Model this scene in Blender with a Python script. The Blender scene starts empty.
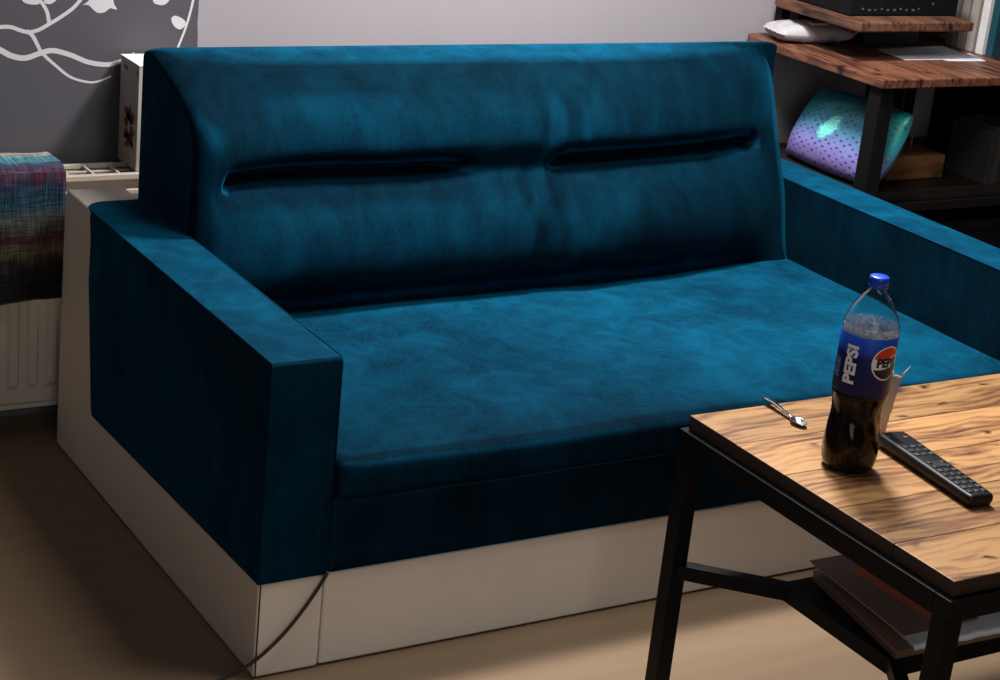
import bpy, bmesh, math, random
from math import sin, cos, pi, sqrt, exp, radians
from mathutils import Vector, Matrix, noise

random.seed(7)
SC = bpy.context.scene
COL = SC.collection

# ------------------------------------------------------------------ helpers
def link(o):
    COL.objects.link(o)
    return o

def tag(o, label=None, cat=None, group=None, kind=None):
    if label: o['label'] = label
    if cat: o['category'] = cat
    if group: o['group'] = group
    if kind: o['kind'] = kind
    return o

def empty(name, loc, label, cat, group=None, rz=0.0):
    o = bpy.data.objects.new(name, None)
    o.empty_display_size = .05
    o.location = loc
    o.rotation_euler = (0, 0, rz)
    link(o)
    return tag(o, label, cat, group)

def obj(name, bm, mats, parent=None, smooth=False, world=True, bevel=0, seg=2, angle=None):
    """world=True: the shape was drawn in world coordinates under an unrotated parent"""
    me = bpy.data.meshes.new(name)
    bmesh.ops.recalc_face_normals(bm, faces=bm.faces)
    bm.to_mesh(me)
    bm.free()
    if not isinstance(mats, (list, tuple)): mats = [mats]
    for m in mats: me.materials.append(m)
    if smooth:
        for p in me.polygons: p.use_smooth = True
    o = bpy.data.objects.new(name, me)
    link(o)
    if parent:
        o.parent = parent
        if world:
            o.location = -Vector(parent.location)
    if bevel:
        b = o.modifiers.new('bevel', 'BEVEL')
        b.width = bevel; b.segments = seg; b.limit_method = 'ANGLE'
        b.angle_limit = radians(angle or 35)
        b.harden_normals = False
    return o

def box(bm, x0, x1, y0, y1, z0, z1, mi=0):
    vs = [bm.verts.new(p) for p in ((x0,y0,z0),(x1,y0,z0),(x1,y1,z0),(x0,y1,z0),(x0,y0,z1),(x1,y0,z1),(x1,y1,z1),(x0,y1,z1))]
    for f in ((0,3,2,1),(4,5,6,7),(0,1,5,4),(1,2,6,5),(2,3,7,6),(3,0,4,7)):
        bm.faces.new([vs[i] for i in f]).material_index = mi
    return vs

def bar(bm, a, b, w, h, up=(0,0,1), mi=0):
    a, b = Vector(a), Vector(b)
    d = (b-a).normalized()
    s = d.cross(Vector(up)).normalized()
    u = s.cross(d).normalized()
    vs = []
    for p in (a, b):
        for i, j in ((-1,-1),(1,-1),(1,1),(-1,1)):
            vs.append(bm.verts.new(p + s*(i*w/2) + u*(j*h/2)))
    for f in ((0,1,2,3),(7,6,5,4),(0,4,5,1),(1,5,6,2),(2,6,7,3),(3,7,4,0)):
        bm.faces.new([vs[i] for i in f]).material_index = mi

def prism(bm, pts, axis, a, b, mi=0):
    """pts polygon in the two other axes (x: (y,z), y: (x,z), z: (x,y))"""
    def mk(p, t):
        if axis == 'x': return (t, p[0], p[1])
        if axis == 'y': return (p[0], t, p[1])
        return (p[0], p[1], t)
    A = [bm.verts.new(mk(p, a)) for p in pts]
    B = [bm.verts.new(mk(p, b)) for p in pts]
    bm.faces.new(A).material_index = mi
    bm.faces.new(B[::-1]).material_index = mi
    n = len(pts)
    for i in range(n):
        j = (i+1) % n
        bm.faces.new((A[i], B[i], B[j], A[j])).material_index = mi

def lathe(bm, prof, n=48, c=(0,0,0), mi=0, ripple=None):
    rings = []
    for r, z in prof:
        ring = []
        for k in range(n):
            a = 2*pi*k/n
            rr = r
            if ripple: rr = r*ripple(a, z)
            ring.append(bm.verts.new((c[0]+rr*cos(a), c[1]+rr*sin(a), c[2]+z)))
        rings.append(ring)
    for i in range(len(rings)-1):
        for k in range(n):
            j = (k+1) % n
            bm.faces.new((rings[i][k], rings[i][j], rings[i+1][j], rings[i+1][k])).material_index = mi
    return rings

def tube(bm, pts, r, n=10, mi=0):
    pts = [Vector(p) for p in pts]
    rings = []
    up = Vector((0,0,1))
    for i, p in enumerate(pts):
        d = (pts[min(i+1, len(pts)-1)] - pts[max(i-1, 0)]).normalized()
        s = d.cross(up)
        if s.length < 1e-4: s = Vector((1,0,0))
        s.normalize()
        u = s.cross(d)
        rr = r(i/(len(pts)-1)) if callable(r) else r
        rings.append([bm.verts.new(p + s*rr*cos(2*pi*k/n) + u*rr*sin(2*pi*k/n)) for k in range(n)])
    for i in range(len(rings)-1):
        for k in range(n):
            j = (k+1) % n
            bm.faces.new((rings[i][k], rings[i][j], rings[i+1][j], rings[i+1][k])).material_index = mi
    bm.faces.new(rings[0]).material_index = mi
    bm.faces.new(rings[-1][::-1]).material_index = mi

def catmull(pts, n=8):
    P = [Vector(p) for p in pts]
    out = []
    for i in range(len(P)-1):
        p0 = P[max(i-1,0)]; p1 = P[i]; p2 = P[i+1]; p3 = P[min(i+2,len(P)-1)]
        for k in range(n):
            t = k/n
            out.append(.5*((2*p1)+(p2-p0)*t+(2*p0-5*p1+4*p2-p3)*t*t+(3*p1-p0-3*p2+p3)*t**3))
    out.append(P[-1])
    return out

def rbox(bm, x0, x1, y0, y1, z0, z1, r, nx, ny, nz, disp=None, mi=0):
    """box with rounded edges on a dense grid, optional displacement"""
    tot = {}
    def ax(a, b, n):
        t = sorted(set([a, a+r*.3, a+r*.65, a+r] + [a+r+(b-a-2*r)*i/n for i in range(n+1)] + [b-r, b-r*.65, b-r*.3, b]))
        return t
    X, Y, Z = ax(x0,x1,nx), ax(y0,y1,ny), ax(z0,z1,nz)
    def V(p):
        k = (round(p[0],6), round(p[1],6), round(p[2],6))
        if k not in tot:
            q = Vector(p)
            c = Vector((min(max(p[0],x0+r),x1-r), min(max(p[1],y0+r),y1-r), min(max(p[2],z0+r),z1-r)))
            d = q-c
            m = max(abs(d.x),abs(d.y),abs(d.z))
            if d.length > 1e-9: q = c + d.normalized()*m
            if disp: q = Vector(disp(q))
            tot[k] = bm.verts.new(q)
        return tot[k]
    def face(a):
        vs = [V(p) for p in a]
        if len(set(vs)) == 4: bm.faces.new(vs).material_index = mi
    for i in range(len(X)-1):
        for j in range(len(Y)-1):
            for z in (z0, z1):
                face([(X[i],Y[j],z),(X[i+1],Y[j],z),(X[i+1],Y[j+1],z),(X[i],Y[j+1],z)])
        for j in range(len(Z)-1):
            for y in (y0, y1):
                face([(X[i],y,Z[j]),(X[i+1],y,Z[j]),(X[i+1],y,Z[j+1]),(X[i],y,Z[j+1])])
    for i in range(len(Y)-1):
        for j in range(len(Z)-1):
            for x in (x0, x1):
                face([(x,Y[i],Z[j]),(x,Y[i+1],Z[j]),(x,Y[i+1],Z[j+1]),(x,Y[i],Z[j+1])])

# ------------------------------------------------------------------ materials
class NT:
    def __init__(s, name):
        s.m = bpy.data.materials.new(name); s.m.use_nodes = True
        s.t = s.m.node_tree; s.n = s.t.nodes; s.l = s.t.links
        s.b = s.n['Principled BSDF']
    def add(s, t, **kw):
        n = s.n.new(t)
        for k, v in kw.items(): setattr(n, k, v)
        return n
    def put(s, n, **kw):
        for k, v in kw.items(): n.inputs[k.replace('_',' ')].default_value = v
        return n
    def lk(s, a, b): s.l.new(a, b)
    def coord(s, kind='Object', scale=(1,1,1), rot=(0,0,0), loc=(0,0,0)):
        tc = s.add('ShaderNodeTexCoord'); mp = s.add('ShaderNodeMapping')
        mp.inputs['Scale'].default_value = scale; mp.inputs['Rotation'].default_value = rot
        mp.inputs['Location'].default_value = loc
        s.lk(tc.outputs[kind], mp.inputs['Vector'])
        return mp.outputs[0]
    def noise(s, vec, scale, detail=4, rough=.55, dist=0):
        n = s.add('ShaderNodeTexNoise')
        n.inputs['Scale'].default_value = scale; n.inputs['Detail'].default_value = detail
        n.inputs['Roughness'].default_value = rough; n.inputs['Distortion'].default_value = dist
        if vec is not None: s.lk(vec, n.inputs['Vector'])
        return n.outputs['Fac']
    def ramp(s, fac, stops, interp='LINEAR'):
        r = s.add('ShaderNodeValToRGB'); r.color_ramp.interpolation = interp
        e = r.color_ramp.elements
        while len(e) < len(stops): e.new(.5)
        for k, (p, c) in enumerate(stops):
            e[k].position = p; e[k].color = (*c, 1) if len(c) == 3 else c
        s.lk(fac, r.inputs['Fac'])
        return r.outputs['Color']
    def mix(s, fac, a, b, mode='MIX'):
        m = s.add('ShaderNodeMix', data_type='RGBA', blend_type=mode)
        for v, i in ((fac,0),(a,6),(b,7)):
            if hasattr(v, 'links') or hasattr(v, 'node'): s.lk(v, m.inputs[i])
            elif i == 0: m.inputs[0].default_value = v
            else: m.inputs[i].default_value = (*v, 1)
        return m.outputs[2]
    def math(s, op, a, b=None):
        m = s.add('ShaderNodeMath', operation=op)
        for v, i in ((a,0),(b,1)):
            if v is None: continue
            if hasattr(v, 'node'): s.lk(v, m.inputs[i])
            else: m.inputs[i].default_value = v
        return m.outputs[0]
    def bump(s, h, strength=.3, dist=.002):
        b = s.add('ShaderNodeBump'); b.inputs['Strength'].default_value = strength
        b.inputs['Distance'].default_value = dist
        s.lk(h, b.inputs['Height']); s.lk(b.outputs[0], s.b.inputs['Normal'])
    def color(s, c):
        if hasattr(c, 'node'): s.lk(c, s.b.inputs['Base Color'])
        else: s.b.inputs['Base Color'].default_value = (*c, 1)
    def set(s, **kw):
        for k, v in kw.items(): s.b.inputs[k.replace('_',' ')].default_value = v

def S(r, g, b):   # sRGB 0-255 to linear
    f = lambda c: (c/255/12.92) if c/255 <= .04045 else ((c/255+.055)/1.055)**2.4
    return (f(r), f(g), f(b))

def plain(name, c, rough=.6, metal=0, grain=0, gscale=60, bump=0, **kw):
    m = NT(name)
    v = m.coord()
    n = m.noise(v, gscale, 4)
    if grain:
        m.color(m.mix(n, tuple(x*(1-grain) for x in c), tuple(min(1, x*(1+grain)) for x in c)))
    else: m.color(c)
    m.set(Roughness=rough, Metallic=metal, **kw)
    if bump: m.bump(n, bump, .001)
    return m.m

def velvet(name, k=1.0):
    m = NT(name)
    v = m.coord()
    big = m.noise(v, 3.2, 5, .62, .6)
    streak = m.noise(m.coord(scale=(9,9,2.4)), 1.6, 4, .6, .8)
    fine = m.noise(v, 260, 2, .5)
    nap = m.ramp(m.math('ADD', m.math('MULTIPLY', big, .6), m.math('MULTIPLY', streak, .4)),
                 [(.38, (0,0,0)), (.49, (.40,)*3), (.61, (1,1,1))])
    base = m.mix(nap, (.0009*k, .022*k, .054*k), (.0020*k, .092*k, .188*k))
    base = m.mix(m.ramp(fine, [(.3,(0,0,0)),(.75,(.40,)*3)]), base, (.005*k, .140*k, .250*k))
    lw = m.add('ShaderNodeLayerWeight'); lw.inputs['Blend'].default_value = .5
    # view-angle ramp paints shade into the velvet, darkest on side and front panels
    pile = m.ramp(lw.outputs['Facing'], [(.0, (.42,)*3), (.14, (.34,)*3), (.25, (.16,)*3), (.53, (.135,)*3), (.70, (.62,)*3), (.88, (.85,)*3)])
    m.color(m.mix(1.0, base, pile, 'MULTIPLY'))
    m.b.inputs['Sheen Tint'].default_value = (.03, .55, .95, 1)
    m.set(Roughness=.9, Sheen_Weight=.07, Sheen_Roughness=.3, Specular_IOR_Level=.03)
    m.bump(m.math('ADD', m.math('MULTIPLY', fine, .35), big), .25, .004)
    return m.m

def wood(name, along, light, mid, dark, plank, gloss=.4, knots=True, off=0.0, contrast=1.0):
    """planks run along axis 'x' or 'y'; the board index shifts the grain"""
    m = NT(name)
    tc = m.add('ShaderNodeTexCoord'); sx = m.add('ShaderNodeSeparateXYZ')
    m.lk(tc.outputs['Object'], sx.inputs[0])
    a, c = (sx.outputs[0], sx.outputs[1]) if along == 'x' else (sx.outputs[1], sx.outputs[0])
    idx = m.math('FLOOR', m.math('DIVIDE', m.math('ADD', c, off), plank))
    wn = m.add('ShaderNodeTexWhiteNoise', noise_dimensions='1D'); m.lk(idx, wn.inputs['W'])
    sh = m.math('MULTIPLY', wn.outputs['Value'], 7.3)
    cx = m.add('ShaderNodeCombineXYZ')
    m.lk(m.math('ADD', a, sh), cx.inputs[0]); m.lk(m.math('ADD', c, sh), cx.inputs[1]); m.lk(sx.outputs[2], cx.inputs[2])
    def mp(sc):
        q = m.add('ShaderNodeMapping'); q.inputs['Scale'].default_value = sc
        m.lk(cx.outputs[0], q.inputs['Vector']); return q.outputs[0]
    warp = m.noise(mp((2.2, 8, 8)), 1.0, 3, .5, .4)
    wq = m.add('ShaderNodeVectorMath', operation='ADD'); m.lk(mp((.8, 19, 19)), wq.inputs[0])
    wz = m.add('ShaderNodeTexNoise'); wz.inputs['Scale'].default_value = 1.0; wz.inputs['Detail'].default_value = 2; m.lk(mp((3.2, 7, 7)), wz.inputs['Vector'])
    ws = m.add('ShaderNodeVectorMath', operation='SCALE'); m.lk(wz.outputs['Color'], ws.inputs[0]); ws.inputs['Scale'].default_value = 2.4
    m.lk(ws.outputs[0], wq.inputs[1])
    grain = m.noise(wq.outputs[0], 1.4, 4, .62)
    lines = m.add('ShaderNodeTexWave', wave_type='BANDS', bands_direction='Y')
    lines.inputs['Scale'].default_value = .9; lines.inputs['Distortion'].default_value = 3.0
    lines.inputs['Detail'].default_value = 2.0; m.lk(wq.outputs[0], lines.inputs['Vector'])
    fine = m.noise(mp((5, 95, 95)), 1.0, 5, .65, .3)
    patch = m.noise(mp((2.0, 6, 6)), 1.2, 4, .6)
    g = m.math('ADD', m.math('ADD', m.math('MULTIPLY', grain, .54*contrast), m.math('MULTIPLY', fine, .30)), m.math('ADD', m.math('MULTIPLY', patch, .22), m.math('MULTIPLY', lines.outputs['Fac'], .07*contrast)))
    colr = m.ramp(g, [(.41, dark), (.50, mid), (.61, light), (.82, tuple(min(1, x*1.15) for x in light))])
    bright = m.math('ADD', m.math('MULTIPLY', wn.outputs['Value'], .35), .78)
    cc = m.add('ShaderNodeCombineXYZ')
    for i in range(3): m.lk(bright, cc.inputs[i])
    colr = m.mix(1.0, colr, cc.outputs[0], 'MULTIPLY')
    if knots:
        vo = m.add('ShaderNodeTexVoronoi'); vo.inputs['Scale'].default_value = 1.0; vo.inputs['Randomness'].default_value = 1.0
        q = m.add('ShaderNodeVectorMath', operation='ADD'); m.lk(mp((11, 24, 1)), q.inputs[0])
        nz = m.add('ShaderNodeTexNoise'); nz.inputs['Scale'].default_value = 2.5; m.lk(mp((9, 22, 5)), nz.inputs['Vector'])
        sc = m.add('ShaderNodeVectorMath', operation='SCALE'); m.lk(nz.outputs['Color'], sc.inputs[0]); sc.inputs['Scale'].default_value = .6
        m.lk(sc.outputs[0], q.inputs[1]); m.lk(q.outputs[0], vo.inputs['Vector'])
        spot = m.ramp(vo.outputs['Distance'], [(.09, (1,1,1)), (.24, (0,0,0))])
        pick = m.ramp(m.noise(mp((4, 6, 1)), 1.3, 2), [(.45, (0,0,0)), (.50, (1,1,1))])
        colr = m.mix(m.math('MULTIPLY', spot, pick), colr, tuple(x*.22 for x in dark))
    m.color(colr)
    m.set(Roughness=gloss, Specular_IOR_Level=.35)
    m.bump(g, .35, .0015)
    return m.m

M = {}
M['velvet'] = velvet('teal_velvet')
M['cream'] = plain('cream_leatherette', S(226,215,203), .55, grain=.07, gscale=7, bump=.1)
M['seam'] = plain('brown_seam', S(70,48,38), .8)
M['black'] = plain('black_metal', (.006,.006,.0065), .5, .0, grain=.3, gscale=30, Specular_IOR_Level=.12)
M['table_wood'] = wood('reclaimed_table_wood', 'x', S(164,122,77), S(120,79,46), S(44,25,16), .1308, .5, off=.953)
M['table_edge'] = plain('dark_wood_edge', S(52,32,22), .6, grain=.3, gscale=25)
M['shelf_wood'] = wood('red_brown_shelf_wood', 'y', S(122,78,58), S(80,46,35), S(36,19,16), .17, .45, off=-1.925)
M['dark_wood'] = wood('dark_shelf_wood', 'x', S(34,26,23), S(25,20,18), S(14,12,11), .2, .5, knots=False)
M['block_wood'] = wood('orange_block_wood', 'x', S(160,108,70), S(128,82,54), S(80,48,34), .2, .6, knots=False)

def wall_mat():
    m = NT('pale_lilac_wall_paint')
    v = m.coord()
    m.color(m.mix(m.noise(v, 3, 4), S(146,141,147), S(154,148,154)))
    m.set(Roughness=.9); m.bump(m.noise(v, 140, 3), .15, .001)
    return m.m
M['wall'] = wall_mat()
M['grey'] = plain('slate_grey_wall_paint', S(74,71,78), .85, grain=.10, gscale=5, bump=.1)
M['mural'] = plain('pale_grey_mural_paint', S(196,193,198), .85, grain=.04)

def floor_mat():
    m = NT('tan_floor')
    v = m.coord(rot=(0,0,.0))
    st = m.noise(m.coord(scale=(1.2, 14, 1)), 2.0, 5, .6, .3)
    m.color(m.mix(st, S(122,100,79), S(140,117,93)))
    m.set(Roughness=.5, Specular_IOR_Level=.3)
    return m.m
M['floor'] = floor_mat()
M['rad'] = plain('white_radiator_enamel', S(200,188,174), .4, grain=.05, gscale=15)
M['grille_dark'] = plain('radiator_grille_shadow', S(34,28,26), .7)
M['base_dark'] = plain('grey_baseboard', S(92,92,92), .6)

# ------------------------------------------------------------------ camera
R2 = Vector((0.8571473480646927, -0.5051940653275451, 0.1003861547400468))
U2 = Vector((0.08870651922184682, 0.3367741495759298, 0.9373976347446976))
FW = Vector((0.507375183816876, 0.7945829903384778, -0.33347907627249124))
CP = Vector((-1.2554394693955835, -2.6567227681110044, 1.7157375124352763))
cd = bpy.data.cameras.new('camera')
cam = link(bpy.data.objects.new('camera', cd))
mw = Matrix((R2, U2, -FW)).transposed().to_4x4()
mw.translation = CP
cam.matrix_world = mw
cd.sensor_width = 36; cd.sensor_fit = 'HORIZONTAL'
cd.lens = 1873.365/1000*36
cd.clip_start = .05
SC.camera = cam

# ------------------------------------------------------------------ the room
WY = 1.30
bm = bmesh.new()
box(bm, -3.2, 5.0, -4.2, WY+.1, -.05, 0)
tag(obj('floor', bm, M['floor']), kind='structure')

bm = bmesh.new()
box(bm, -3.2, 5.0, WY, WY+.1, 0, 2.6, 0)
# grey painted field with a wavering brushed edge
edge = []
x0, z0 = 0.3740, 0.8553; x1, z1 = 0.3732, 0.9577
sl = (x1-x0)/(z1-z0)
for i in range(90):
    z = i*2.6/89
    edge.append((x0 + sl*(z-z0)*(.9 if z < 1.2 else .9) + .0035*noise.noise((z*60, 0, 0)) + .002*noise.noise((z*190, 3, 0)), z))
prism(bm, [(-3.2, 0)] + edge + [(-3.2, 2.6)], 'y', WY-.0006, WY+.001, 1)
LAY = [0]
def stroke(pts, w0, w1):
    LAY[0] += .00006
    P = catmull([(p[0], 0, p[1]) for p in pts], 8)
    n = len(P); L = []; Rr = []
    for i, p in enumerate(P):
        d = (P[min(i+1,n-1)]-P[max(i-1,0)]).normalized()
        nn = Vector((-d.z, 0, d.x)); w = (w0+(w1-w0)*i/(n-1))/2
        L.append(p+nn*w); Rr.append(p-nn*w)
    for i in range(n-1):
        q = [L[i], L[i+1], Rr[i+1], Rr[i]]
        bm.faces.new([bm.verts.new((a.x, WY-.0008-LAY[0], a.z)) for a in q]).material_index = 2
def blob(pts):
    LAY[0] += .00006
    P = catmull([(p[0], 0, p[1]) for p in pts+[pts[0]]], 5)[:-1]
    bm.faces.new([bm.verts.new((a.x, WY-.0008-LAY[0], a.z)) for a in P]).material_index = 2
MM = .00193
stroke([(-0.2050, 0.8540), (-0.1205, 0.8920), (-0.0776, 0.8982), (-0.0546, 0.8981), (-0.0354, 0.8916), (-0.0165, 0.8871), (0.0054, 0.8914), (0.0295, 0.9044), (0.0580, 0.9218), (0.0844, 0.9415), (0.1061, 0.9699), (0.1186, 1.0049), (0.1309, 1.0440)], 4.6*MM, 4*MM)
stroke([(-0.0209, 0.8893), (-0.0076, 0.8805), (0.0061, 0.8563), (0.0152, 0.8408), (0.0448, 0.8139), (0.0803, 0.7866), (0.1205, 0.7746), (0.1457, 0.7764), (0.1731, 0.7872)], 5.0*MM, 1.8*MM)
stroke([(-0.2050, 0.8711), (-0.1203, 0.8661), (-0.0770, 0.8484), (-0.0538, 0.8362), (-0.0228, 0.8303), (0.0119, 0.8409), (0.0396, 0.8461), (0.0791, 0.8357), (0.1193, 0.8196), (0.1607, 0.8134), (0.1883, 0.8186), (0.2273, 0.8362)], 7*MM, 5*MM)
stroke([(0.0295, 0.9066), (0.0245, 0.9305), (0.0131, 0.9500), (-0.0048, 0.9737), (-0.0141, 1.0079)], 4.5*MM, 3.5*MM)
stroke([(0.3263, 0.8465), (0.3454, 0.8988), (0.3593, 0.9577), (0.3680, 1.0251), (0.3694, 1.0918)], 2.6*MM, 3.4*MM)
stroke([(0.2668, 0.7303), (0.3074, 0.7872), (0.3263, 0.8465)], 2.2*MM, 2.6*MM)
blob([(-0.0351, 0.9628), (-0.0241, 0.9499), (0.0022, 0.9468), (0.0108, 0.9565), (0.0081, 0.9824), (-0.0181, 0.9865)])
blob([(0.0175, 0.9500), (0.0308, 0.9479), (0.0439, 0.9566), (0.0524, 0.9740), (0.0302, 0.9782), (0.0172, 0.9652)])
blob([(0.1022, 0.9459), (0.1157, 0.9459), (0.1250, 0.9382), (0.1343, 0.9305), (0.1434, 0.9283), (0.1548, 0.9310), (0.1659, 0.9389), (0.1809, 0.9361), (0.1748, 0.9482), (0.1698, 0.9615), (0.1510, 0.9789), (0.1263, 0.9722), (0.1155, 0.9547)])
blob([(0.2621, 0.9640), (0.2673, 0.9507), (0.2886, 0.9463), (0.3023, 0.9575), (0.2994, 0.9709), (0.2757, 0.9752)])
blob([(0.3088, 0.9170), (0.3181, 0.9227), (0.3375, 0.9147), (0.3440, 0.9034), (0.3337, 0.8921), (0.3217, 0.8944), (0.3117, 0.9057)])
blob([(0.3648, 0.9937), (0.3832, 1.0073), (0.4077, 0.9986), (0.3990, 0.9804), (0.3751, 0.9780)])
tag(obj('wall_back', bm, [M['wall'], M['grey'], M['mural']]), kind='structure')

bm = bmesh.new()
prism(bm, [(WY, 0), (WY-.016, 0), (WY-.016, .055), (WY-.010, .065), (WY, .065)], 'x', -3.2, 5.0)
tag(obj('baseboard_back', bm, M['base_dark']), kind='structure')

# ------------------------------------------------------------------ sofa
W, WA, HB, HA, D = 1.908, .126, .188, .60, 1.1
sofa = empty('sofa', (W/2, .52, 0), 'teal velvet two-seat sofa with cream leatherette base and side panels', 'sofa')
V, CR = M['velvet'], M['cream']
# front plinth
bm = bmesh.new(); box(bm, WA+.003, W-WA-.003, .002, .06, .004, HB-.001)
obj('base_panel', bm, CR, sofa, bevel=.004)
bm = bmesh.new(); box(bm, WA+.004, W-WA-.004, .06, 1.0, .03, HB-.004)
obj('inner_frame', bm, M['seam'], sofa)
for side in (0, 1):
    x0, x1 = (0, WA) if side == 0 else (W-WA, W)
    ry = 0 if side == 0 else .09          # the right arm's velvet runs further back
    bm = bmesh.new()
    prism(bm, [(0,.003),(D,.003),(D-.004,.16),(D-.022,.585),(D-.035,HA),(.88+ry,HA-.0015),(.88+ry,.52),(.913+ry,.44),(.875+ry,.163),(.868+ry,.156),(0,HB-.0015)], 'x', x0, x1)
    sp = obj('side_panel', bm, CR, sofa, bevel=.006, seg=3, angle=25)
    if side == 0:
        bm = bmesh.new()
        bar(bm, (.0035, -.0006, .006), (.0035, -.0006, HB-.002), .0022, .0022, up=(0,1,0))
        obj('corner_seam', bm, M['seam'], sp, world=False)
    # velvet arm, slightly fuller than the panel
    e = .003
    bm = bmesh.new()
    pr = [(-e,HB),(-e,HA-.004),(.0,HA),(.97+ry,HA),(.955+ry,HA-.006),(.930+ry,.575),(.922+ry,.54),(.910+ry,.45),(.873+ry,.168),(.866+ry,.160)]
    st = [0,.004,.010,.018,.028,.040,.055, WA+2*e]
    rings = []
    for q in st:
        cut = .055*(1-sqrt(max(0, 1-(1-min(q, .055)/.055)**2)))
        xq = x0-e+q if side == 0 else x1+e-q
        rings.append([bm.verts.new((xq, p[0]-(cut if p[0] > .5 else 0)*(1 if p[1] > .58 else .35 if p[1] > .5 else 0), p[1])) for p in pr])
    for a_, b_ in zip(rings, rings[1:]):
        for k_ in range(len(pr)):
            l_ = (k_+1) % len(pr); bm.faces.new((a_[k_], a_[l_], b_[l_], b_[k_]))
    bm.faces.new(rings[0]); bm.faces.new(rings[-1][::-1])
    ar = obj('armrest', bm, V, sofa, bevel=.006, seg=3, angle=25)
    bm = bmesh.new()
    xe = x1+e-.0005 if side == 0 else x0-e+.0005
    tube(bm, [(xe, -e, HB+.01), (xe, -e, HA-.008), (xe, -e+.006, HA-.0005), (xe, .78, HA-.0005)], .0016, 6)
    obj('piping', bm, V, ar, world=False, smooth=True)
# lower front velvet rail
bm = bmesh.new(); rbox(bm, WA+.004, W-WA-.004, -.004, .09, HB, .335, .01, 40, 4, 6)
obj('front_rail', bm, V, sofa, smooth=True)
# seat cushion
def seat_disp(q):
    x, y, z = q
    u = (x-WA)/(W-2*WA); v = (y+.03)/.86
    if z > .37:
        z += .016*sin(pi*min(max(u,0),1))**.6*sin(pi*min(max(v,0),1))**.5*(z-.37)/.04
        z += .0035*noise.noise((x*4, y*4, 1.3))*(z-.36)/.05
    if y < 0:
        y += .005*noise.noise((x*5, z*6, 4))
        if x < WA+.06: y += .016*(1-(x-WA)/.06)**1.4
    return (x, y, z)
bm = bmesh.new(); rbox(bm, WA+.004, W-WA-.004, -.032, .80, .334, .410, .016, 90, 50, 5, seat_disp)
obj('seat', bm, V, sofa, smooth=True)
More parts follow.
